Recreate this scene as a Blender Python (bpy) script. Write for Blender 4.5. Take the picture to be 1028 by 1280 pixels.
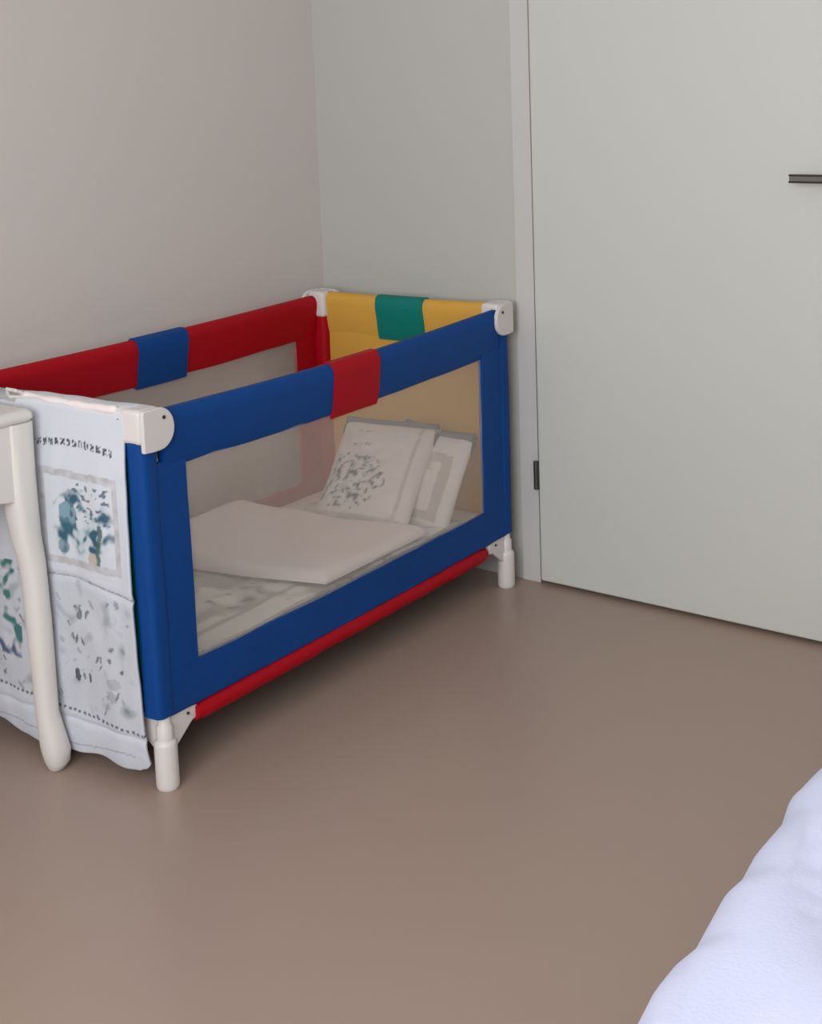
import bpy, bmesh, math, random
from mathutils import Vector, Matrix, noise

# ------------------------------------------------------------------ clean
for o in list(bpy.data.objects):
    bpy.data.objects.remove(o)
S = bpy.context.scene
COL = S.collection

# ------------------------------------------------------------------ camera
cam_d = bpy.data.cameras.new('camera')
cam = bpy.data.objects.new('camera', cam_d)
COL.objects.link(cam)
S.camera = cam
cam_d.sensor_fit = 'AUTO'
cam_d.sensor_width = 36.0
cam_d.lens = 1833.6 * 36.0 / 1280.0
cam_d.shift_x = (514 - 495.76) / 1280.0
cam_d.shift_y = (389.78 - 640) / 1280.0
cam_d.clip_start = 0.05
yaw, pit, rol = (math.radians(a) for a in (38.9497, 9.4171, -2.2392))
fw = Vector((-math.sin(yaw) * math.cos(pit), math.cos(yaw) * math.cos(pit), -math.sin(pit)))
rt = Vector((math.cos(yaw), math.sin(yaw), 0))
up = rt.cross(fw)
r2 = math.cos(rol) * rt + math.sin(rol) * up
u2 = -math.sin(rol) * rt + math.cos(rol) * up
m = Matrix((r2, u2, -fw)).transposed().to_4x4()
m.translation = Vector((2.7196, -3.0459, 1.3275))
cam.matrix_world = m

# ------------------------------------------------------------------ light
w = bpy.data.worlds.new('world')
S.world = w
w.use_nodes = True
w.node_tree.nodes['Background'].inputs[0].default_value = (0.75, 0.85, 1.0, 1)
w.node_tree.nodes['Background'].inputs[1].default_value = 1.0


def area(name, loc, target, sx, sy, power, colr):
    l = bpy.data.lights.new(name, 'AREA')
    l.shape = 'RECTANGLE'
    l.size = sx
    l.size_y = sy
    l.energy = power
    l.color = colr
    o = bpy.data.objects.new(name, l)
    COL.objects.link(o)
    o.location = loc
    o.rotation_euler = (Vector(target) - Vector(loc)).to_track_quat('-Z', 'Y').to_euler()
    return o


RX, RY, RZ = 3.9, -4.1, 2.55            # room: x 0..RX, y RY..0
area('window_daylight', (2.35, RY + 0.07, 1.6), (2.35, 0, 1.55), 2.2, 1.4, 84, (0.965, 0.98, 1.0))

S.view_settings.view_transform = 'Standard'
S.view_settings.look = 'None'
S.view_settings.gamma = 1
S.view_settings.exposure = 0.0
S.view_settings.use_curve_mapping = False


# ------------------------------------------------------------------ materials
def lin(c):
    return tuple((x / 12.92 if x <= 0.04045 else ((x + 0.055) / 1.055) ** 2.4) for x in (v / 255.0 for v in c))


def mat(name, rgb, rough=0.6, metal=0.0, var=0.04, vscale=6.0, bump=0.0, bscale=200.0, sheen=0.0,
        spec=0.5, vcol=False, coat=0.0, weave=False):
    mt = bpy.data.materials.new(name)
    mt.use_nodes = True
    nt = mt.node_tree
    b = nt.nodes['Principled BSDF']
    c = lin(rgb)
    b.inputs['Roughness'].default_value = rough
    b.inputs['Metallic'].default_value = metal
    b.inputs['Specular IOR Level'].default_value = spec
    if sheen:
        b.inputs['Sheen Weight'].default_value = sheen
    if coat:
        b.inputs['Coat Weight'].default_value = coat
        b.inputs['Coat Roughness'].default_value = 0.25
    tc = nt.nodes.new('ShaderNodeTexCoord')
    n = nt.nodes.new('ShaderNodeTexNoise')
    n.inputs['Scale'].default_value = vscale
    n.inputs['Detail'].default_value = 4
    nt.links.new(tc.outputs['Object'], n.inputs['Vector'])
    mx = nt.nodes.new('ShaderNodeMix')
    mx.data_type = 'RGBA'
    mx.inputs[6].default_value = (*[x * (1 - var) for x in c], 1)
    mx.inputs[7].default_value = (*[min(1, x * (1 + var)) for x in c], 1)
    nt.links.new(n.outputs['Fac'], mx.inputs[0])
    out = mx.outputs[2]
    if vcol:
        a = nt.nodes.new('ShaderNodeAttribute')
        a.attribute_name = 'print'
        m2 = nt.nodes.new('ShaderNodeMix')
        m2.data_type = 'RGBA'
        m2.blend_type = 'MULTIPLY'
        m2.inputs[0].default_value = 1
        nt.links.new(out, m2.inputs[6])
        nt.links.new(a.outputs['Color'], m2.inputs[7])
        out = m2.outputs[2]
    nt.links.new(out, b.inputs['Base Color'])
    if bump:
        if weave:
            t = nt.nodes.new('ShaderNodeTexWave')
            t.inputs['Scale'].default_value = bscale
            t.inputs['Distortion'].default_value = 2
            src = t.outputs['Fac']
        else:
            t = nt.nodes.new('ShaderNodeTexNoise')
            t.inputs['Scale'].default_value = bscale
            t.inputs['Detail'].default_value = 3
            src = t.outputs['Fac']
        nt.links.new(tc.outputs['Object'], t.inputs['Vector'])
        bp = nt.nodes.new('ShaderNodeBump')
        bp.inputs['Strength'].default_value = bump
        bp.inputs['Distance'].default_value = 0.004
        nt.links.new(src, bp.inputs['Height'])
        nt.links.new(bp.outputs['Normal'], b.inputs['Normal'])
    return mt


def net_mat():
    mt = bpy.data.materials.new('netting')
    mt.use_nodes = True
    nt = mt.node_tree
    out = nt.nodes['Material Output']
    nt.nodes.remove(nt.nodes['Principled BSDF'])
    d = nt.nodes.new('ShaderNodeBsdfDiffuse')
    d.inputs[0].default_value = (*lin((240, 231, 222)), 1)
    tl = nt.nodes.new('ShaderNodeBsdfTranslucent')
    tl.inputs[0].default_value = (*lin((240, 231, 222)), 1)
    a = nt.nodes.new('ShaderNodeMixShader')
    a.inputs[0].default_value = 0.5
    nt.links.new(d.outputs[0], a.inputs[1])
    nt.links.new(tl.outputs[0], a.inputs[2])
    t = nt.nodes.new('ShaderNodeBsdfTransparent')
    mx = nt.nodes.new('ShaderNodeMixShader')
    mx.inputs[0].default_value = 0.25
    nt.links.new(t.outputs[0], mx.inputs[1])
    nt.links.new(a.outputs[0], mx.inputs[2])
    nt.links.new(mx.outputs[0], out.inputs[0])
    return mt


def glass_mat():
    mt = bpy.data.materials.new('window_glass')
    mt.use_nodes = True
    b = mt.node_tree.nodes['Principled BSDF']
    b.inputs['Transmission Weight'].default_value = 1
    b.inputs['Roughness'].default_value = 0.02
    b.inputs['IOR'].default_value = 1.1
    return mt


M = dict(
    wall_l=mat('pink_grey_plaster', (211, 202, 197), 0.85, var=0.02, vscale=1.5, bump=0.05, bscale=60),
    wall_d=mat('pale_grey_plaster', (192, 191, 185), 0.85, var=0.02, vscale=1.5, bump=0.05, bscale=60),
    ceil=mat('white_ceiling', (225, 223, 218), 0.9, var=0.01),
    floor=mat('brown_vinyl', (168, 146, 133), 0.34, var=0.035, vscale=1.3, bump=0.02, bscale=30, spec=0.5),
    door=mat('door_white', (206, 207, 200), 0.42, var=0.012, vscale=1.0, spec=0.4),
    trim=mat('frame_white', (204, 202, 199), 0.6, var=0.01),
    gap=mat('dark_gap', (70, 66, 60), 0.9),
    hinge=mat('dark_steel', (95, 95, 90), 0.4, metal=0.8),
    chrome=mat('brushed_steel', (150, 150, 145), 0.25, metal=1.0),
    blue=mat('blue_nylon', (6, 66, 136), 0.6, var=0.1, vscale=5, bump=0.15, bscale=350, spec=0.2),
    red=mat('red_nylon', (170, 0, 24), 0.6, var=0.08, vscale=5, bump=0.15, bscale=350, spec=0.2),
    yellow=mat('yellow_nylon', (218, 166, 72), 0.6, var=0.06, vscale=5, bump=0.15, bscale=350, spec=0.3),
    green=mat('green_nylon', (0, 122, 112), 0.55, var=0.06, vscale=5, bump=0.15, bscale=350, spec=0.3),
    plastic=mat('ivory_plastic', (222, 215, 211), 0.35, var=0.02),
    steel=mat('painted_tube', (190, 188, 184), 0.35, metal=0.2, var=0.02),
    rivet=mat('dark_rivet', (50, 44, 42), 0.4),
    net=net_mat(),
    sheet=mat('white_sheet', (240, 229, 227), 0.8, var=0.02, bump=0.1, bscale=300),
    quilt=mat('printed_quilt', (214, 216, 222), 0.85, var=0.02, bump=0.2, bscale=90, vcol=True),
    pillow=mat('printed_pillow', (236, 230, 226), 0.85, var=0.02, bump=0.15, bscale=90, vcol=True),
    piping=mat('slate_piping', (92, 110, 120), 0.8, var=0.06),
    paint=mat('cream_paint', (224, 220, 214), 0.38, var=0.015),
    duvet=mat('lavender_white_duvet', (214, 218, 244), 0.85, var=0.015, bump=0.1, bscale=250),
    wood=mat('bed_wood', (150, 112, 80), 0.5, var=0.15),
    glass=glass_mat(),
    board=mat('cot_board', (60, 60, 66), 0.8),
)


# ------------------------------------------------------------------ helpers
def tag(o, label=None, cat=None, group=None, kind=None):
    if label: o['label'] = label
    if cat: o['category'] = cat
    if group: o['group'] = group
    if kind: o['kind'] = kind
    return o


def obj(name, bm, mt, parent=None, smooth=True, bevel=0.0, sub=0, segs=2):
    me = bpy.data.meshes.new(name)
    bmesh.ops.recalc_face_normals(bm, faces=bm.faces)
    bm.to_mesh(me)
    bm.free()
    me.materials.append(mt)
    o = bpy.data.objects.new(name, me)
    COL.objects.link(o)
    if parent: o.parent = parent
    if smooth:
        for p in me.polygons: p.use_smooth = True
        me.set_sharp_from_angle(angle=math.radians(40))
    if bevel:
        b = o.modifiers.new('bevel', 'BEVEL')
        b.width = bevel
        b.segments = segs
        b.limit_method = 'ANGLE'
        b.angle_limit = math.radians(35)
    if sub:
        s = o.modifiers.new('sub', 'SUBSURF')
        s.levels = s.render_levels = sub
    return o


def empty(name, loc, rz=0.0):
    o = bpy.data.objects.new(name, None)
    COL.objects.link(o)
    o.location = loc
    o.rotation_euler = (0, 0, rz)
    o.empty_display_size = 0.1
    return o


def box(bm, a, b):
    x0, y0, z0 = (min(p, q) for p, q in zip(a, b))
    x1, y1, z1 = (max(p, q) for p, q in zip(a, b))
    v = [bm.verts.new(p) for p in ((x0, y0, z0), (x1, y0, z0), (x1, y1, z0), (x0, y1, z0),
                                   (x0, y0, z1), (x1, y0, z1), (x1, y1, z1), (x0, y1, z1))]
    for f in ((3, 2, 1, 0), (4, 5, 6, 7), (0, 1, 5, 4), (1, 2, 6, 5), (2, 3, 7, 6), (3, 0, 4, 7)):
        bm.faces.new([v[i] for i in f])


def loft(bm, rings, closed=True, caps=True):
    vs = [[bm.verts.new(p) for p in r] for r in rings]
    n = len(vs[0])
    for i in range(len(vs) - 1):
        for j in range(n if closed else n - 1):
            k = (j + 1) % n
            bm.faces.new((vs[i][j], vs[i][k], vs[i + 1][k], vs[i + 1][j]))
    if caps and closed:
        bm.faces.new(list(reversed(vs[0])))
        bm.faces.new(vs[-1])
    return vs


def tube(bm, pts, r, n=14):
    """round tube along a path; r number or list"""
    pts = [Vector(p) for p in pts]
    rr = r if isinstance(r, (list, tuple)) else [r] * len(pts)
    rings = []
    ref = None
    for i, p in enumerate(pts):
        a = pts[max(i - 1, 0)]
        b = pts[min(i + 1, len(pts) - 1)]
        t = (b - a).normalized()
        if ref is None:
            ref = Vector((1, 0, 0)) if abs(t.x) < 0.9 else Vector((0, 1, 0))
        x = (ref - t * ref.dot(t)).normalized()
        ref = x
        y = t.cross(x)
        rings.append([p + (x * math.cos(k * 2 * math.pi / n) + y * math.sin(k * 2 * math.pi / n)) * rr[i]
                      for k in range(n)])
    loft(bm, rings)


def prism(bm, outline, axis, a, b):
    """outline in two coordinates, extruded along axis ('x','y') from a to b; outline is (other, z)"""
    rings = []
    for t in (a, b):
        rings.append([(t, p[0], p[1]) if axis == 'x' else (p[0], t, p[1]) for p in outline])
    loft(bm, rings)


def fb(x, y, z=0.0, s=1.0):
    return noise.noise(Vector((x * s, y * s, z * s)))


def struct(name, bm, mt, parent=None, bevel=0.0):
    o = obj(name, bm, mt, parent, smooth=False, bevel=bevel)
    if not parent: o['kind'] = 'structure'
    return o


# ------------------------------------------------------------------ room shell
bm = bmesh.new(); box(bm, (-0.15, RY - 0.15, -0.12), (RX + 0.15, 0.15, 0)); struct('floor', bm, M['floor'])
bm = bmesh.new(); box(bm, (-0.15, RY - 0.15, RZ), (RX + 0.15, 0.15, RZ + 0.12)); struct('ceiling', bm, M['ceil'])
bm = bmesh.new(); box(bm, (-0.15, RY, 0), (0, 0, RZ)); struct('wall_left', bm, M['wall_l'])
bm = bmesh.new(); box(bm, (RX, RY, 0), (RX + 0.15, 0, RZ)); struct('wall_right', bm, M['wall_d'])
DX0, DX1, DZ = 0.712, 1.602, 2.03
bm = bmesh.new()
box(bm, (-0.15, 0, 0), (DX0 - 0.01, 0.15, RZ))
box(bm, (DX1 + 0.01, 0, 0), (RX + 0.15, 0.15, RZ))
box(bm, (DX0 - 0.01, 0, DZ + 0.01), (DX1 + 0.01, 0.15, RZ))
struct('wall_far', bm, M['wall_d'])
WX0, WX1, WZ0, WZ1 = 1.2, 3.5, 0.85, 2.3
bm = bmesh.new()
box(bm, (-0.15, RY - 0.15, 0), (WX0, RY, RZ))
box(bm, (WX1, RY - 0.15, 0), (RX + 0.15, RY, RZ))
box(bm, (WX0, RY - 0.15, 0), (WX1, RY, WZ0))
box(bm, (WX0, RY - 0.15, WZ1), (WX1, RY, RZ))
struct('wall_near', bm, M['wall_d'])
# window behind the camera
wn = empty('window_1', ((WX0 + WX1) / 2, RY - 0.08, WZ0)); wn['kind'] = 'structure'
wx = (WX1 - WX0) / 2; wh = WZ1 - WZ0
bm = bmesh.new()
for a, b in (((-wx, -.03, 0), (-wx + .06, .03, wh)), ((wx - .06, -.03, 0), (wx, .03, wh)),
             ((-wx + .06, -.03, 0), (wx - .06, .03, .06)), ((-wx + .06, -.03, wh - .06), (wx - .06, .03, wh)),
             ((-.035, -.03, .06), (.035, .03, wh - .06))):
    box(bm, a, b)
obj('window_frame', bm, M['trim'], wn, smooth=False, bevel=0.003)
for s in (-1, 1):
    bm = bmesh.new(); box(bm, (s * .035, -.004, .06), (s * (wx - .06), .004, wh - .06))
    obj('pane', bm, M['glass'], wn, smooth=False)

# ------------------------------------------------------------------ door
dr = empty('door_1', (DX0, 0, 0)); dr['kind'] = 'structure'
DW = DX1 - DX0
bm = bmesh.new(); box(bm, (0.001, -0.014, 0.010), (DW, 0.03, DZ))
obj('door_leaf', bm, M['door'], dr, smooth=False, bevel=0.005, segs=3)
bm = bmesh.new(); box(bm, (-0.008, 0.031, 0.0), (DW + .008, 0.06, DZ + .008))  # dark panel behind the leaf; shade of the door gap put into its colour
obj('gap_shade_panel', bm, M['gap'], dr, smooth=False)
bm = bmesh.new()
zc = 0.291
for z0, z1 in ((zc - .037, zc - .013), (zc - .0125, zc + .012), (zc + .0125, zc + .037)):
    tube(bm, [(-0.004, -0.017, z0), (-0.004, -0.017, z1)], 0.0062, 12)
box(bm, (-0.004, -0.0165, zc - .037), (0.004, -0.0125, zc + .037))
obj('hinge', bm, M['hinge'], dr)
bm = bmesh.new()
for z0, z1 in ((1.70, 1.724), (1.7245, 1.749), (1.7495, 1.774)):
    tube(bm, [(-0.004, -0.017, z0), (-0.004, -0.017, z1)], 0.0062, 12)
obj('hinge', bm, M['hinge'], dr)
# lever handle
hx, hz = 0.825, 1.062
bm = bmesh.new()
tube(bm, [(hx, -0.014, hz), (hx, -0.022, hz), (hx, -0.0225, hz)], [0.026, 0.026, 0.022], 32)
hd = obj('door_handle', bm, M['chrome'], dr)
bm = bmesh.new()
tube(bm, [(hx, -0.022, hz), (hx, -0.05, hz), (hx, -0.056, hz)], .0085, 20)
box(bm, (hx - .130, -.066, hz - .0055), (hx + .009, -.056, hz + .0055))
obj('lever', bm, M['chrome'], hd)
for z0, z1 in ((-.0095, -.0050), (.0050, .0090)):  # dark strips paint the dark room's reflection along the lever's top and bottom
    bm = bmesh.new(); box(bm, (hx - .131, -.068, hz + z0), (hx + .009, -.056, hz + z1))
    obj('lever_dark_reflection', bm, M['rivet'], hd, bevel=.001)
bm = bmesh.new()
tube(bm, [(hx, -0.014, hz - .09), (hx, -0.020, hz - .09)], 0.024, 32)
box(bm, (hx - .003, -.0208, hz - .105), (hx + .003, -.0195, hz - .085))
obj('keyhole_rose', bm, M['chrome'], hd)
# door frame
for nm, a, b in (('trim_1', (DX0 - .060, -0.004, 0), (DX0 - .006, 0, DZ + .06)),
                 ('trim_2', (DX1 + .006, -0.004, 0), (DX1 + .060, 0, DZ + .06)),
                 ('trim_3', (DX0 - .006, -0.004, DZ + .006), (DX1 + .006, 0, DZ + .06))):
    bm = bmesh.new(); box(bm, a, b); struct(nm, bm, M['trim'], bevel=0.001)

# ------------------------------------------------------------------ travel cot
ROT = math.radians(3.4703)
XF, YF, W, L = 0.6482, -0.073, 0.5759, 1.24
co, si = math.cos(ROT), math.sin(ROT)


def world_uv(u, v, z=0):
    return Vector((XF - co * u + si * v, YF - si * u - co * v, z))


CC = world_uv(W / 2, L / 2)


def K(u, v, z):
    """cot coordinates: u from the room side to the wall, v from the far end to the near end"""
    return Vector((W / 2 - u, L / 2 - v, z))


cot = empty('travel_cot', CC, ROT)
tag(cot, 'folding travel cot in blue, red, yellow and green fabric with netting sides, in the corner', 'cot')


def sleeve_profile():
    # (outward offset w, height) around the top rail, hanging down as a band; outward is positive
    return [(.004, .618), (.010, .635), (.013, .665), (.017, .695), (.0175, .708), (.014, .720), (.007, .728),
            (-.004, .729), (-.013, .723), (-.018, .712), (-.018, .698), (-.012, .665), (-.008, .635), (-.004, .618)]


def band(bm, f, t0, t1, sag, prof, n=40, grow=0.0, ripple=0.0015, seed=0, ztop=0.0, droop=0.0):
    """f(t, w, z) -> cot point; sleeve along the rail from t0 to t1"""
    rings = []
    for i in range(n + 1):
        t = t0 + (t1 - t0) * i / n
        g = []
        s = sag(t)
        for j, (ww, z) in enumerate(prof):
            cx, cz = 0.0, .70
            d = Vector((ww - cx, z - cz))
            if grow:
                k = 1 + grow / max(abs(ww), .006)
                ww2 = ww * k
                z2 = z + (grow if z > .715 else (-droop if z < .625 else 0))
            else:
                ww2, z2 = ww, z
            low = max(0, (.70 - z) / .08)
            rp = ripple * (fb(t * 9, z * 14, seed) * (0.4 + low))
            z2 += ripple * 1.5 * fb(t * 7, 3.3, seed + 5) * low
            g.append(f(t, ww2 + rp, z2 + s + ztop))
        rings.append(g)
    loft(bm, rings)


def slab(bm, f, t0, t1, z0, z1, w0, w1, nt=24, nz=8, seed=0, amp=0.002, sagf=lambda t: 0):
    """thick cloth slab between t0..t1 and z0..z1"""
    def P(t, z, ww):
        rp = amp * fb(t * 8, z * 8, seed)
        return f(t, ww + rp, z + sagf(t))
    rings = []
    for i in range(nt + 1):
        t = t0 + (t1 - t0) * i / nt
        g = [P(t, z0 + (z1 - z0) * j / nz, w1) for j in range(nz + 1)]
        g += [P(t, z1 - (z1 - z0) * j / nz, w0) for j in range(nz + 1)]
        rings.append(g)
    loft(bm, rings)


def sleeve_post(bm, u, v, z0, z1, r=.024, seed=0, twist=0.0):
    rings = []
    n = 28
    for i in range(17):
        z = z0 + (z1 - z0) * i / 16
        g = []
        for k in range(n):
            a = 2 * math.pi * k / n
            q = .22                                     # squarish round
            c, s = math.cos(a), math.sin(a)
            rr = r / (abs(c) ** 3.2 + abs(s) ** 3.2) ** (1 / 3.2)
            rr *= 1 + .05 * fb(math.cos(a) * 2, z * 6, seed + s)
            g.append(K(u + rr * c, v + rr * s, z))
        rings.append(g)
    loft(bm, rings)


PF = sleeve_profile()


def side_panel(name, colr, padcol, uc, outward, sagf, seed, zoff, p0, p1, posts=True):
    """long side at u=uc; outward -1 = towards the room, +1 = towards the wall"""
    f = lambda t, ww, z: K(uc + outward * ww, t, z)
    bm = bmesh.new()
    band(bm, f, 0.028, 1.212, sagf, PF, seed=seed, ztop=zoff)
    slab(bm, f, 0.0, 1.24, .145, .226, -.003, .009, seed=seed + 1, amp=.003,
         sagf=lambda t: -.004 * math.sin(math.pi * t / L))
    slab(bm, f, 1.155, 1.235, .215, .63, -.003, .009, nt=6, nz=16, seed=seed + 2)
    slab(bm, f, 0.005, .105, .215, .63, -.003, .009, nt=6, nz=16, seed=seed + 2)
    for v in (.0, 1.247):
        sleeve_post(bm, uc - outward * .012, v, .145, .70, seed=seed + v)
    o = obj(name, bm, colr, cot)
    tag(o, 'blue fabric long side facing the room' if outward < 0 else 'red fabric long side along the wall')
    bm = bmesh.new()
    slab(bm, f, .095, 1.165, .215, .63, .002, .0028, nt=24, nz=12, seed=seed + 3, amp=.006)
    tag(obj('netting', bm, M['net'], o), 'sheer pale netting window')
    bm = bmesh.new()
    band(bm, f, p0, p1, sagf, PF, n=10, grow=.0035, seed=seed + 4, ztop=zoff, droop=.008, ripple=.001)
    tag(obj('rail_pad', bm, padcol, o), 'red pad on the blue rail' if outward < 0 else 'blue pad on the red rail')
    # underside seam and piping
    bm = bmesh.new()
    tube(bm, [f(t, .004, .144 - .004 * math.sin(math.pi * t / L)) for t in [i * 1.24 / 20 for i in range(21)]], .0045, 8)
    obj('hem_piping', bm, colr, o)
    return o


side_panel('side_panel', M['blue'], M['red'], 0.0, -1, lambda t: -.012 * math.sin(math.pi * t / L), 1.0, 0, .541, .704)
side_panel('side_panel', M['red'], M['blue'], W, +1, lambda t: -.006 * math.sin(math.pi * t / L), 7.0, .002, .537, .704)

# ends
for nm, colr, padc, vc, sgn, sd, lab, plab in (
        ('end_panel', M['yellow'], M['green'], 0.0, -1, 13.0, 'yellow fabric far end', 'green pad on the yellow rail'),
        ('end_panel', M['green'], M['yellow'], L + .004, +1, 19.0, 'green fabric near end, mostly under the quilt', None)):
    f = lambda t, ww, z, vc=vc, sgn=sgn: K(t, vc + sgn * ww, z)
    sg = lambda t: -.004 * math.sin(math.pi * t / W)
    bm = bmesh.new()
    zt = .012 if sgn < 0 else 0.0
    band(bm, f, .03, W - .03, sg, PF, seed=sd, ztop=zt, ripple=.002)
    slab(bm, f, .024, W - .024, .145, .64, -.004, .008, nt=24, nz=20, seed=sd + 1, amp=.004)
    o = obj(nm, bm, colr, cot)
    tag(o, lab)
    bm = bmesh.new()
    band(bm, f, .222, .371, sg, PF, n=10, grow=.0035, seed=sd + 3, ztop=zt, droop=.004, ripple=.001)
    p = obj('rail_pad', bm, padc, o)
    if plab: tag(p, plab)

# corner caps
def corner_cap(u, v, du, dv, zt=.738):
    """du, dv: direction towards the inside of the cot"""
    bm = bmesh.new()
    # body over the post
    box(bm, K(u - du * .024, v - dv * .026, .672), K(u + du * .030, v + dv * .030, zt))
    cap = obj('corner_cap', bm, M['plastic'], cot, bevel=.010, segs=4)
    # rounded ear along the long rail
    def ear(bm, along_v):
        out = []
        cz, r = zt - .040, .040
        for a in range(90, -91, -10):
            out.append((.014 + r * math.cos(math.radians(a)), cz + r * math.sin(math.radians(a))))
        out += [(-.006, cz - r), (-.027, cz - r * .95), (-.027, cz + r - .004), (-.023, cz + r)]
        lo, hi = (-.034, -.024)
        rings = []
        for off in (lo, lo + .010, .030):
            g = []
            for a, z in out:
                if off > 0: z = max(z, zt - .03) if a > .03 else z
                g.append(K(u + du * off, v + dv * a, z) if along_v else K(u + du * a, v + dv * off, z))
            rings.append(g)
            if off == lo + .010: break
        loft(bm, rings)
    bm = bmesh.new(); ear(bm, True); obj('rail_bracket', bm, M['plastic'], cap, bevel=.003, segs=3)
    if v < .5:
        bm = bmesh.new(); ear(bm, False); obj('rail_bracket', bm, M['plastic'], cap, bevel=.003, segs=3)
    bm = bmesh.new()
    tube(bm, [K(u - du * .033, v + dv * .026, zt - .020), K(u - du * .0358, v + dv * .026, zt - .020)], .0036, 12)
    obj('rivet', bm, M['rivet'], cap)
    bm = bmesh.new()
    tube(bm, [K(u + du * .030, v - dv * .024, zt - .022), K(u + du * .030, v - dv * .0268, zt - .022)], .0036, 12)
    obj('rivet', bm, M['rivet'], cap)


U0, U1 = .010, W - .010
corner_cap(U0, 1.247, 1, -1)
corner_cap(U0, 0.0, 1, 1, .742)
corner_cap(U1, 0.0, -1, 1, .742)
corner_cap(U1, 1.247, -1, -1)

# legs and brackets
def leg(u, v, du, dv):
    bm = bmesh.new()
    prof = [(0, .0195), (.003, .0218), (.010, .0225), (.088, .0222), (.094, .0212), (.098, .0165), (.125, .0160),
            (.130, .0125), (.150, .0125), (.152, .009)]
    tube(bm, [K(u, v, z) for z, r in prof], [r for z, r in prof], 24)
    lg = obj('leg', bm, M['plastic'], cot)
    bm = bmesh.new()
    # gusset towards the lower rail, along v
    out = [(.008, .140), (.060, .142), (.088, .134), (.090, .112), (.070, .108), (.022, .072), (.008, .072)]
    rings = []
    for t in (-.006, .006):
        rings.append([K(u + t, v + dv * a, z) for a, z in out])
    loft(bm, rings)
    obj('gusset', bm, M['plastic'], lg, bevel=.003, segs=2)
    bm = bmesh.new()
    rings = []
    for t in (-.006, .006):
        rings.append([K(u + du * a, v + t, z) for a, z in out])
    loft(bm, rings)
    obj('gusset', bm, M['plastic'], lg, bevel=.003, segs=2)
    bm = bmesh.new()
    s = -du
    tube(bm, [K(u - du * .005, v + dv * .058, .128), K(u - du * .0085, v + dv * .058, .128)], .003, 10)
    obj('rivet', bm, M['rivet'], lg)


ULEG = .002
leg(ULEG, 1.247, 1, -1)
leg(ULEG, 0, 1, 1)
leg(W - ULEG, 0, -1, 1)
leg(W - ULEG, 1.247, -1, -1)

# lower rails: sleeved long rails, plain tubes at the ends
for u, nm, mt in ((ULEG, 'lower_rail', M['red']), (W - ULEG, 'lower_rail', M['red'])):
    bm = bmesh.new()
    pts, rr = [], []
    for i in range(41):
        v = .104 + (1.168 - .104) * i / 40
        pts.append(K(u, v, .119 + .0015 * fb(v * 6, 2)))
        rr.append(.0195 * (1 + .09 * fb(v * 14, u)) * (.75 if i in (0, 40) else 1))
    tube(bm, pts, rr, 16)
    tag(obj(nm, bm, mt, cot), 'red sleeve round the lower rail')
for v in (0.0, 1.247):
    bm = bmesh.new(); tube(bm, [K(.08, v, .123), K(W - .08, v, .123)], .011, 16)
    obj('end_rail', bm, M['steel'], cot)
bm = bmesh.new(); box(bm, K(.016, .014, .150), K(W - .016, L - .012, .163))
obj('base_board', bm, M['board'], cot, bevel=.003)


def place(o):
    o.location = CC
    o.rotation_euler = (0, 0, ROT)
    return o


# ------------------------------------------------------------------ bedding in the cot
def paint(o, fn):
    me = o.data
    at = me.color_attributes.new('print', 'FLOAT_COLOR', 'POINT')
    buf = []
    for v in me.vertices:
        buf += [*fn(v), 1.0]
    at.data.foreach_set('color', buf)


def cushion(bm, cx, cy, hx_, hy_, thick, n=24, sq=.0):
    pass


# mattress with white sheet
bm = bmesh.new()
NX, NY = 24, 48
rings = []
def mz(u, v):
    return .204 + .006 * fb(u * 5, v * 5, 2.2)
top = [[K(.022 + (W - .044) * i / NX, .022 + (L - .044) * j / NY,
          mz(i / NX * .55, j / NY * 1.2) - .012 * (1 - min(1, 14 * min(i / NX, 1 - i / NX, (j / NY) * 2, (1 - j / NY) * 2)))) for i in range(NX + 1)]
       for j in range(NY + 1)]
vt = [[bm.verts.new(p) for p in r] for r in top]
vb = [[bm.verts.new((p.x, p.y, .165)) for p in r] for r in top]
for j in range(NY):
    for i in range(NX):
        bm.faces.new((vt[j][i], vt[j][i + 1], vt[j + 1][i + 1], vt[j + 1][i]))
        bm.faces.new((vb[j + 1][i], vb[j + 1][i + 1], vb[j][i + 1], vb[j][i]))
for i in range(NX):
    bm.faces.new((vt[0][i + 1], vt[0][i], vb[0][i], vb[0][i + 1]))
    bm.faces.new((vt[NY][i], vt[NY][i + 1], vb[NY][i + 1], vb[NY][i]))
for j in range(NY):
    bm.faces.new((vt[j][0], vt[j + 1][0], vb[j + 1][0], vb[j][0]))
    bm.faces.new((vt[j + 1][NX], vt[j][NX], vb[j][NX], vb[j + 1][NX]))
mt_o = place(obj('mattress', bm, M['sheet']))
tag(mt_o, 'thin cot mattress in a white sheet, lying in the travel cot', 'mattress')


def mix(a, b, t):
    t = max(0.0, min(1.0, t))
    return tuple(x + (y - x) * t for x, y in zip(a, b))


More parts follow.
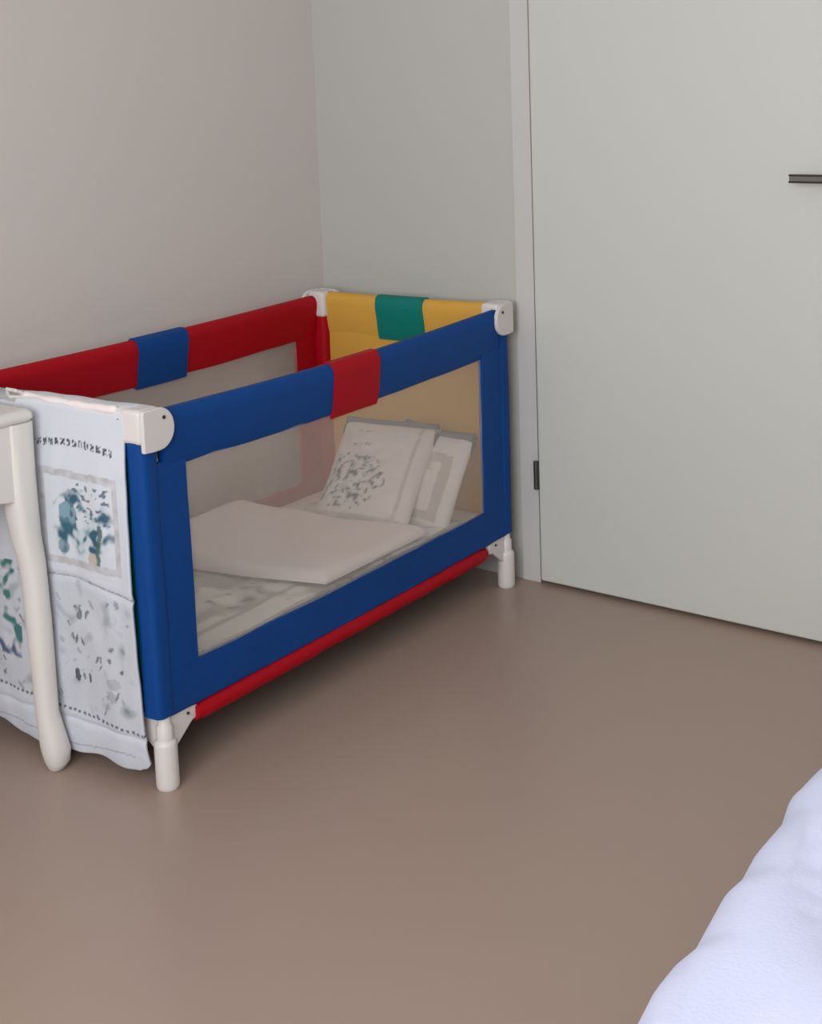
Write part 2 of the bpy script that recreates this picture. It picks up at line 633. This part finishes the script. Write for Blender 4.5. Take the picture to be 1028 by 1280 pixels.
def cloth(name, mt, u0, u1, v0, v1, zf, nu, nv, thick, paintf=None, warp=None):
    """closed sheet over the (u,v) rectangle; zf(u,v,a,b) is the upper surface"""
    bm = bmesh.new()
    T, B = [], []
    for j in range(nv + 1):
        rt_, rb = [], []
        for i in range(nu + 1):
            a, b = i / nu, j / nv
            u, v = u0 + (u1 - u0) * a, v0 + (v1 - v0) * b
            if warp: u, v = warp(u, v, a, b)
            z = zf(u, v, a, b)
            e = min(a, 1 - a, b, 1 - b)
            th = thick(u, v, a, b) if callable(thick) else thick
            rt_.append(bm.verts.new(K(u, v, z)))
            rb.append(bm.verts.new(K(u, v, z - th)))
        T.append(rt_); B.append(rb)
    for j in range(nv):
        for i in range(nu):
            bm.faces.new((T[j][i], T[j][i + 1], T[j + 1][i + 1], T[j + 1][i]))
            bm.faces.new((B[j + 1][i], B[j + 1][i + 1], B[j][i + 1], B[j][i]))
    for i in range(nu):
        bm.faces.new((T[0][i + 1], T[0][i], B[0][i], B[0][i + 1]))
        bm.faces.new((T[nv][i], T[nv][i + 1], B[nv][i + 1], B[nv][i]))
    for j in range(nv):
        bm.faces.new((T[j][0], T[j + 1][0], B[j + 1][0], B[j][0]))
        bm.faces.new((T[j + 1][nu], T[j][nu], B[j][nu], B[j + 1][nu]))
    o = place(obj(name, bm, mt))
    if paintf: paint(o, paintf)
    return o


# printed blanket lying flat at the near half
def blanket_paint(vx):
    u, v = W / 2 - vx.co.x, L / 2 - vx.co.y
    c = (.93, .98, .95)
    n1 = fb(u * 9, v * 7, 4.1) + .5 * fb(u * 22, v * 22, 1)
    if n1 > .0: c = mix(c, (.45, .52, .51), n1 * 3)
    n2 = fb(u * 40, v * 40, 9)
    if n2 > .33 and n1 > -.05: c = mix(c, (.18, .22, .24), (n2 - .33) * 6)
    if abs(u - .10) < .004 or abs(v - 1.1) < .004: c = (.55, .58, .56)
    return c


bl = cloth('blanket', M['pillow'], .030, .545, .16, 1.205,
           lambda u, v, a, b: .2155 + .007 * fb(u * 7, v * 6, 6) + .004 * abs(fb(u * 18, v * 16, 2))
           + .012 * math.exp(-((u - .16 - .25 * v + .2) / .02) ** 2) * (v > .8),
           70, 140, .008, blanket_paint,
           warp=lambda u, v, a, b: (u + (.22 * max(0, .62 - v)) * a * -1, v))
tag(bl, 'grey-green printed blanket lying flat on the cot mattress', 'blanket')


# white folded duvet
def fold_z(u, v, a, b):
    e = min(a, 1 - a) * .52
    e2 = min(b, 1 - b) * .42
    r = .030
    k = min(1, e / r); k2 = min(1, e2 / r)
    h = math.sqrt(max(0, 1 - (1 - k) ** 2)) * math.sqrt(max(0, 1 - (1 - k2) ** 2))
    rise = .022 * max(0, (u - .25)) / .3
    return .232 + (.018 + rise) * h + .004 * fb(u * 8, v * 7, 3) * h


fd = cloth('folded_duvet', M['sheet'], .028, .552, .40, .80, fold_z, 50, 40, .006,
           warp=lambda u, v, a, b: (u, v + (-.10 * (1 - a) + .01) * 1 + .012 * fb(u * 7, 2.2) + .02 * a * (b - .5)))
tag(fd, 'plain white duvet folded across the middle of the travel cot', 'duvet')


def pillow(name, label, c0, ux, uy, hw, hh, th, colf, seed=0, bend=0.0):
    """c0 centre (cot), ux across, uy up along the pillow"""
    ux = Vector(ux).normalized(); uy = Vector(uy)
    uy = (uy - ux * uy.dot(ux)).normalized()
    nz_ = ux.cross(uy)
    n = 60
    bm = bmesh.new()
    T, B = [], []
    meta = []
    for j in range(n + 1):
        r1, r2_ = [], []
        for i in range(n + 1):
            a, b = i / n * 2 - 1, j / n * 2 - 1
            k = (max(0, 1 - abs(a) ** 3.0) ** .55) * (max(0, 1 - abs(b) ** 3.0) ** .55)
            # sides pull in between the corners
            x = a * hw * (1 - .05 * (1 - b * b)); y = b * hh * (1 - .06 * (1 - a * a))
            t = th * k * (1 + .22 * fb(a * 2.2, b * 2.2, seed)) + .003
            wr = .006 * fb(a * 5, b * 5, seed + 3) * k
            off = bend * (a * a)
            P = c0 + ux * x + uy * y + nz_ * off
            r1.append(bm.verts.new(P + nz_ * (t / 2 + wr)))
            r2_.append(bm.verts.new(P - nz_ * (t / 2 - wr)))
            meta.append((a, b))
        T.append(r1); B.append(r2_)
    for j in range(n):
        for i in range(n):
            bm.faces.new((T[j][i], T[j][i + 1], T[j + 1][i + 1], T[j + 1][i]))
            bm.faces.new((B[j + 1][i], B[j + 1][i + 1], B[j][i + 1], B[j][i]))
    rim = [(0, i) for i in range(n)] + [(j, n) for j in range(n)] + [(n, n - i) for i in range(n)] + [(n - j, 0) for j in range(n)]
    m_ = len(rim)
    rimpts = []
    for q in range(m_):
        a, b = rim[q], rim[(q + 1) % m_]
        bm.faces.new((T[a[0]][a[1]], B[a[0]][a[1]], B[b[0]][b[1]], T[b[0]][b[1]]))
        rimpts.append((T[a[0]][a[1]].co + B[a[0]][a[1]].co) / 2)
    o = place(obj(name, bm, M['pillow']))
    inv = lambda p: ((p - c0).dot(ux) / hw, (p - c0).dot(uy) / hh, (p - c0).dot(nz_))
    paint(o, lambda v: colf(*inv(v.co)))
    tag(o, label, 'pillow')
    # piping around the open edge
    bm = bmesh.new()
    top_ = [p for p in rimpts if (p - c0).dot(uy) > hh * .70]
    tail = sorted(top_, key=lambda p: (p - c0).dot(ux))
    step = tail[::3]
    rings = []
    for p in step:
        g = []
        for k in range(10):
            an = 2 * math.pi * k / 10
            g.append(p + uy * (.002 + .014 * math.cos(an)) + nz_ * (.010 * math.sin(an)))
        rings.append(g)
    loft(bm, rings)
    tag(obj('border', bm, M['piping'], o), 'slate grey border')
    return o


def pcol1(a, b, c):
    col = (.95, .93, .92)
    # printed bush of dark green marks, left of the middle
    d = math.hypot((a + .35) / .70, (b + .25) / .48)
    n = fb(a * 8, b * 10, 5) + .7 * fb(a * 21, b * 24, 2)
    if d < 1.1:
        if n > -.12: col = mix(col, (.42, .54, .55), (n + .12) * 3.4 * (1.25 - d))
        if n > .16: col = mix(col, (.08, .17, .18), (n - .16) * 5)
    if abs(b - .42) < .02 and -.5 < a < -.1 and fb(a * 20, 1) > 0: col = (.35, .33, .32)
    if abs(b - .70) < .02 and -.5 < a < -.2 and fb(a * 20, 4) > 0: col = (.35, .33, .32)
    # printed frame
    if .72 < a < .78 or (abs(b + .86) < .025): col = mix(col, (.62, .62, .60), .8)
    return col


def pcol2(a, b, c):
    col = (.92, .91, .90)
    ax, bx = abs(a - .02), b + .12
    if ax < .62 and abs(bx) < .66 and not (ax < .36 and abs(bx) < .48):
        col = (.66, .62, .59)
    if abs(a - .0) < .16 and .18 < b < .36 and fb(a * 12, b * 12) > -.1: col = (.72, .68, .65)
    return col


pillow('pillow', 'printed white pillow standing in front, dark green bush print on its face',
       K(.235, .238, .328), K(0, 0, 0) - K(.30, .035, 0), (0, .60, .62), .135, .148, .082, pcol1, 1, bend=-.010)
pillow('pillow', 'white pillow with grey frame print, behind and right of the bush-print pillow',
       K(.122, .176, .311), K(0, 0, 0) - K(.30, .06, .045), (0, .42, .62), .096, .130, .054, pcol2, 8)


# ------------------------------------------------------------------ quilt hung over the near end
random.seed(4)
SPOTS = []
for k in range(90):
    SPOTS.append((random.uniform(.06, .52), random.uniform(.11, .365), random.uniform(.0018, .006),
                  random.uniform(.0025, .009), random.uniform(.1, .75), random.uniform(-.8, .8)))
# the strongest printed marks
SPOTS += [(.190, .325, .007, .011, .75, .3), (.205, .272, .003, .010, .85, .3), (.190, .270, .003, .009, .85, -.3),
          (.212, .196, .007, .014, .95, 0), (.195, .197, .003, .008, .7, 0), (.178, .196, .004, .011, .9, 0),
          (.150, .240, .004, .010, .7, .5), (.140, .243, .003, .007, .6, 0), (.088, .227, .005, .004, .9, 0),
          (.165, .118, .004, .007, .8, 0), (.125, .112, .006, .005, .9, .2), (.215, .105, .003, .010, .8, -.6),
          (.112, .200, .018, .012, .25, 0), (.118, .172, .014, .012, .3, 0)]
MARKS = [(.09 + i * .0165, random.uniform(.003, .0055), random.uniform(.0022, .004), random.random()) for i in range(12)]


def q_col(u, z):
    c = (.97, .98, 1.0)
    zz = z
    # row of small printed characters near the top
    base = .655 + .006 * math.cos((u - .18) * 20)
    if .075 < u < .285 and abs(zz - base) < .007:
        n = fb(u * 230, zz * 180, 3)
        if n > -.12 and (u * 61) % 1 > .3: c = mix(c, (.08, .09, .12), .85 + n)
    if .285 < u < .335 and abs(zz - .655 - (u - .285) * .12) < .0012: c = mix(c, (.25, .25, .3), .7)
    # square picture frame, tan outline, blue-green splash inside
    fu0, fu1, fz0, fz1 = .082, .262, .432, .592
    tz = zz - (u - .17) * .02
    if fu0 - .012 < u < fu1 + .012 and fz0 - .014 < tz < fz1 + .014 and not (fu0 < u < fu1 and fz0 < tz < fz1):
        c = mix(c, (.64, .58, .55), .6 + .5 * fb(u * 60, zz * 60))
    if fu0 < u < fu1 and fz0 < tz < fz1:
        d = math.hypot((u - .165) / .078, (zz - .495) / .070)
        n = fb(u * 26, zz * 26, 7) + .6 * fb(u * 62, zz * 62, 2)
        if d < 1.15:
            if n > -.25: c = mix(c, (.50, .72, .76), (n + .25) * 1.6 * (1.25 - d))
            if n > .08: c = mix(c, (.05, .16, .22), (n - .08) * 5.5 * (1.3 - d))
        # diagonal trunk
        if abs((u - .125) + (zz - .46) * .22 + .006 * fb(zz * 40, 2)) < .006 and .425 < zz < .51:
            c = mix(c, (.08, .16, .14), .85)
        if math.hypot((u - .205), (zz - .520)) < .028 + .01 * n: c = mix(c, (.05, .17, .23) if n > -.1 else (.2, .42, .48), .85)
        if math.hypot((u - .222), (zz - .455)) < .014: c = mix(c, (.12, .27, .32), .7)
        # little leaves fanning to the top right
        if fb(u * 85, zz * 120, 11) > .22 and .51 < zz < .585 and .09 < u < .20 and (.20 - u) > (zz - .52) * .5 - .02:
            c = mix(c, (.10, .16, .24), .85)
        if math.hypot((u - .142) / .012, (zz - .440) / .014) < 1: c = mix(c, (.74, .62, .44), .8)
    # seam line and printed panel below
    sl = .383 + .012 * math.sin((u - .1) * 14)
    if abs(zz - sl) < .0016 + .0015 * (fb(u * 80, 1) > .1) and u < .30: c = mix(c, (.28, .30, .30), .75)
    if zz < sl:
        c = mix(c, (.80, .82, .83), .6)
        n = fb(u * 30, zz * 30, 21)
        if n > .25: c = mix(c, (.45, .50, .52), (n - .25) * 1.8)
        for su, sz, ru, rz, st, tl in SPOTS:
            if abs(zz - sz) < .02 and abs(u - su) < .02:
                dz = zz - sz; dx = u - su + tl * dz
                if (dx / ru) ** 2 + (dz / rz) ** 2 < 1 + .8 * fb(u * 150, zz * 150): c = mix(c, (.12, .14, .16), st)
    hl = .110 + .014 * (u - .05) / .25
    if zz < hl: c = (.93, .94, .97)
    if abs(zz - hl) < .0028 and (u * 75) % 1 < .55: c = (.22, .23, .26)
    if abs(zz - .055 - .008 * math.sin(u * 18)) < .0014 and u > .07: c = mix(c, (.4, .42, .46), .6)
    # wall side of the quilt: second picture with darker green and blue leaves
    if u > .36 and .20 < zz < .40:
        n = fb(u * 22, zz * 22, 31) + .5 * fb(u * 60, zz * 60, 5)
        if n > .02: c = mix(c, (.08, .28, .24) if fb(u * 9, zz * 9) > 0 else (.12, .18, .30), (n - .02) * 4)
    if u > .34 and abs(zz - .602 + .10 * (u - .4)) < .0016: c = (.25, .27, .28)
    return c


def hem(u):
    # height of the lower hem above the floor
    t = [(.01, .060), (.035, .040), (.05, .034), (.09, .030), (.16, .040), (.22, .030), (.30, .022), (.37, .032), (.46, .050), (.56, .060)]
    for (a, za), (b, zb) in zip(t, t[1:]):
        if u <= b:
            k = (u - a) / (b - a)
            k = k * k * (3 - 2 * k)
            return za + (zb - za) * k
    return t[-1][1]


bm = bmesh.new()
NU, NV = 210, 300
cols = {}
T = []
VR = L + .004
for j in range(NV + 1):
    row = []
    s = j / NV                                     # 0 inside the cot, 1 at the lower hem
    for i in range(NU + 1):
        a = i / NU
        u = .024 - .004 * max(0, s - .1) + .008 * math.sin(3 * s) * (s > .16) + a * .527
        zt = .7370
        if s < .10:                                # hangs a little way down inside
            q = s / .10
            z = zt - .012 - (1 - q) * .07
            v = VR - .026
        elif s < .16:
            q = (s - .10) / .06 * math.pi
            z = zt - .012 + .012 * math.sin(q) if True else zt
            z = zt - .014 + .014 * math.sin(q)
            v = VR - .0265 * math.cos(q)
        else:
            q = (s - .16) / .84
            z = zt - .014 - q * (zt - .014 - hem(u))
            v = VR + .0265 + .006 * min(1, q * 6)
            bel = math.sin(min(1, q * 1.0) * math.pi) * .003
            fold = .0055 * fb(u * 11, q * 3.0, 1.7) + .003 * fb(u * 26, q * 9, 5)
            v += (bel + fold) * min(1, q * 5)
            # the hem curls under
            if q > .93:
                v -= .005 * ((q - .93) / .07) ** 2
            # padding between the seams
            sl = .383 + .012 * math.sin((u - .1) * 14)
            v -= .004 * math.exp(-((z - sl) / .006) ** 2) + .003 * math.exp(-((z - .10) / .006) ** 2)
            v -= .003 * math.exp(-((z - .655) / .005) ** 2) * (u > .25)
            z += .002 * fb(u * 20, q * 8)
        if s < .16:
            z += .0025 * fb(u * 14, 1.1) - .004 * (u > .28) * min(1, (u - .28) / .1)
        row.append(bm.verts.new(K(u, v, z)))
        cols[(i, j)] = (u, z, s)
    T.append(row)
for j in range(NV):
    for i in range(NU):
        bm.faces.new((T[j][i], T[j][i + 1], T[j + 1][i + 1], T[j + 1][i]))
bm.verts.index_update()
clist = []
for j in range(NV + 1):
    for i in range(NU + 1):
        u, z, s = cols[(i, j)]
        clist.append(q_col(u + .018, z) if s > .16 else ((.98, .97, .97) if u < .318 else (.62, .60, .57)))
me = bpy.data.meshes.new('quilt')
bm.to_mesh(me); bm.free()
me.materials.append(M['quilt'])
for p_ in me.polygons: p_.use_smooth = True
at = me.color_attributes.new('print', 'FLOAT_COLOR', 'POINT')
at.data.foreach_set('color', [x for c in clist for x in (*c, 1.0)])
ql = bpy.data.objects.new('quilt', me)
COL.objects.link(ql); place(ql)
sd_ = ql.modifiers.new('thick', 'SOLIDIFY'); sd_.thickness = .006; sd_.offset = 0
tag(ql, 'white printed quilt draped over the near end of the travel cot', 'quilt')
# white folded top edge
bm = bmesh.new()
pts, rr = [], []
for i in range(41):
    u = .045 + .27 * i / 40
    pts.append(K(u, VR + .024 - .012 * (i / 40), .7345 - .004 * math.sin(i / 40 * 3) + .003 * fb(u * 22, 3)))
    rr.append(.0085 * (1 + .25 * fb(u * 20, 7)) * (1 if 0 < i < 40 else .5))
tube(bm, pts, rr, 12)
obj('rolled_edge', bm, M['sheet'], ql)
# plastic strap loop clipped over the rail next to the quilt
bm = bmesh.new()
loop = [(.308, .7475), (.336, .7470), (.340, .738), (.338, .730), (.310, .731), (.305, .738), (.308, .7475)]
tube(bm, [K(a, VR + .036 - .004 * k, z) for k, (a, z) in enumerate(loop[:6])] + [K(.308, VR + .036, .7475)], .0036, 8)
obj('strap_loop', bm, M['plastic'], ql)

# ------------------------------------------------------------------ side table at the left edge
TX, TY, TZ = 0.477, -1.398, 0.728
tb = empty('side_table', (TX, TY, 0))
tag(tb, 'small cream-painted table with curved legs, standing in front of the cot end', 'table')
TWX, TWY = .42, .46            # spread of the legs


def rrect(x0, x1, y0, y1, r, n=6):
    pts = []
    for cx_, cy_, a0 in ((x1 - r, y1 - r, 0), (x0 + r, y1 - r, 90), (x0 + r, y0 + r, 180), (x1 - r, y0 + r, 270)):
        for k in range(n + 1):
            a = math.radians(a0 + 90 * k / n)
            pts.append((cx_ + r * math.cos(a), cy_ + r * math.sin(a)))
    return pts


bm = bmesh.new()
rings = []
for z, off in ((.698, .010), (.702, .004), (.707, 0), (.715, 0), (.720, .003), (.724, .008), (.7245, .016)):
    rings.append([(x, y, z) for x, y in rrect(-TWX - .014 + off, .014 - off, -TWY - .014 + off, .016 - off, .012)])
loft(bm, rings)
obj('tabletop', bm, M['paint'], tb)


def cab_leg(dx, dy, sx, sy):
    """cabriole leg; sx, sy = outward direction of this corner"""
    bm = bmesh.new()
    # (height, outward shift, half width)
    prof = [(0.0, .0055, .011), (.004, .006, .0155), (.018, .0078, .0232), (.043, .0070, .0274), (.069, .004, .0258),
            (.095, .0015, .0236), (.120, -.0008, .0216), (.186, -.0011, .0220), (.235, -.0016, .0232), (.30, -.0021, .0238), (.384, -.0032, .0238),
            (.429, -.005, .0250), (.478, -.0100, .0268), (.526, -.0125, .0280), (.60, -.0130, .0270), (.66, -.0125, .0262), (.700, -.0120, .0260)]
    rings = []
    for z, o_, h in prof:
        e = 2.4 + max(0, (z - .45) / .25) * 3
        g = []
        for k in range(24):
            a = 2 * math.pi * k / 24
            c, s = math.cos(a), math.sin(a)
            rr_ = h / (abs(c) ** e + abs(s) ** e) ** (1 / e)
            g.append((dx + sx * o_ + rr_ * c, dy + sy * o_ + rr_ * s, z))
        rings.append(g)
    loft(bm, rings)
    obj('leg', bm, M['paint'], tb)


for dx, dy, sx, sy in ((0, 0, 1, 1), (-TWX, 0, -1, 1), (0, -TWY, 1, -1), (-TWX, -TWY, -1, -1)):
    cab_leg(dx, dy, sx, sy)
# aprons with a gentle lower arch
def apron(p, q):
    bm = bmesh.new()
    p, q = Vector(p), Vector(q)
    d = (q - p).normalized(); nrm = Vector((-d.y, d.x, 0))
    rings = []
    for i in range(25):
        t = i / 24
        zb = .548 + .022 * math.sin(math.pi * t) ** .8
        c = p + (q - p) * t
        rings.append([c + nrm * .009 + Vector((0, 0, zb)), c + nrm * .009 + Vector((0, 0, .700)),
                      c - nrm * .009 + Vector((0, 0, .700)), c - nrm * .009 + Vector((0, 0, zb))])
    loft(bm, rings)
    obj('apron', bm, M['paint'], tb, bevel=.002)


apron((-.004, -.024, 0), (-.004, -TWY + .024, 0))
apron((-TWX + .004, -.024, 0), (-TWX + .004, -TWY + .024, 0))
apron((-.024, -.004, 0), (-TWX + .024, -.004, 0))
apron((-.024, -TWY + .004, 0), (-TWX + .024, -TWY + .004, 0))

# ------------------------------------------------------------------ bed at the lower right
BX0, BX1, BY0, BY1 = 2.17, 3.75, -3.6, -1.08
bed = empty('bed', ((BX0 + BX1) / 2, (BY0 + BY1) / 2, 0))
tag(bed, 'bed under the white duvet in the lower right corner', 'bed')
cxb, cyb = bed.location.x, bed.location.y
bm = bmesh.new()
for a, b in (((BX0, BY0, .20), (BX0 + .03, BY1, .32)), ((BX1 - .03, BY0, .20), (BX1, BY1, .32)),
             ((BX0 + .03, BY1 - .03, .20), (BX1 - .03, BY1, .32)), ((BX0 + .03, BY0, .20), (BX1 - .03, BY0 + .03, .32)),
             ((BX0 + .03, BY0 + .03, .25), (BX1 - .03, BY1 - .03, .27))):
    box(bm, (a[0] - cxb, a[1] - cyb, a[2]), (b[0] - cxb, b[1] - cyb, b[2]))
obj('bed_frame', bm, M['wood'], bed, smooth=False, bevel=.004)
for x in (BX0 + .05, BX1 - .05):
    for y in (BY0 + .05, BY1 - .05):
        bm = bmesh.new(); tube(bm, [(x - cxb, y - cyb, 0), (x - cxb, y - cyb, .205)], [.022, .028], 16)
        obj('leg', bm, M['wood'], bed)
bm = bmesh.new(); box(bm, (BX0 + .02 - cxb, BY0 + .02 - cyb, .275), (BX1 - .02 - cxb, BY1 - .02 - cyb, .43))
obj('mattress', bm, M['sheet'], bed, bevel=.03, segs=4)

# silhouette of the duvet edge along the bed: (y, x)
EDGE = [(-3.7, 2.15), (-2.4, 2.15), (-2.10, 2.146), (-2.031, 2.136), (-2.017, 2.129), (-1.991, 2.125), (-1.934, 2.115),
        (-1.882, 2.112), (-1.854, 2.118), (-1.753, 2.106), (-1.718, 2.110), (-1.657, 2.102), (-1.573, 2.102),
        (-1.512, 2.088), (-1.40, 2.09), (-1.0, 2.10)]


def edge(y):
    for (a, xa), (b, xb) in zip(EDGE, EDGE[1:]):
        if y <= b:
            return xa + (xb - xa) * (y - a) / (b - a) - .045 + .026 * max(0, min(1, (-1.5 - y) / .5))
    return EDGE[-1][1] - .045


bm = bmesh.new()
NY_, NS = 220, 110
T = []
Y0, Y1 = -3.62, -1.10
for j in range(NY_ + 1):
    y = Y0 + (Y1 - Y0) * j / NY_
    row = []
    ex = edge(y)
    endf = min(1, min(y - Y0, Y1 - y) / .10)           # rounds off at the ends
    for i in range(NS + 1):
        s = i / NS
        if s < .55:                                    # top, from the wall side to the edge
            k = s / .55
            x = BX1 - (BX1 - ex - .07) * k
            z = .497
            x_ = x
        elif s < .72:
            q = (s - .55) / .17 * math.pi / 2
            x_ = ex + .07 - .07 * math.sin(q)
            z = .497 - .07 * (1 - math.cos(q))
        else:
            q = (s - .72) / .28
            x_ = ex + .010 * q + .012 * fb(y * 7, q * 2, 4)
            z = .427 - q * .24
        topm = max(0, min(1, (.60 - s) / .1))
        puff = .020 * fb(x_ * 3.2, y * 3.2, 1.3) + .012 * fb(x_ * 7 + y * 5, y * 3, 8)
        # long shallow creases running in from the edge
        c1 = abs(math.sin((y * .55 + x_ * .85) * 14 + 2.5 * fb(x_ * 2.2, y * 2.2, 3)))
        puff -= .010 * (1 - c1) ** 4
        z += (puff + .010) * (.35 + .65 * topm) * endf - .055 * (1 - math.sqrt(max(0, 1 - (1 - endf) ** 2)))
        row.append(bm.verts.new((x_ - cxb, y - cyb, z)))
    T.append(row)
for j in range(NY_):
    for i in range(NS):
        bm.faces.new((T[j][i], T[j][i + 1], T[j + 1][i + 1], T[j + 1][i]))
dv = obj('duvet', bm, M['duvet'])
dv.location = bed.location
sdd = dv.modifiers.new('thick', 'SOLIDIFY'); sdd.thickness = .02; sdd.offset = -1
tag(dv, 'puffy lavender-white duvet spread over the bed, hanging over its edge', 'duvet')
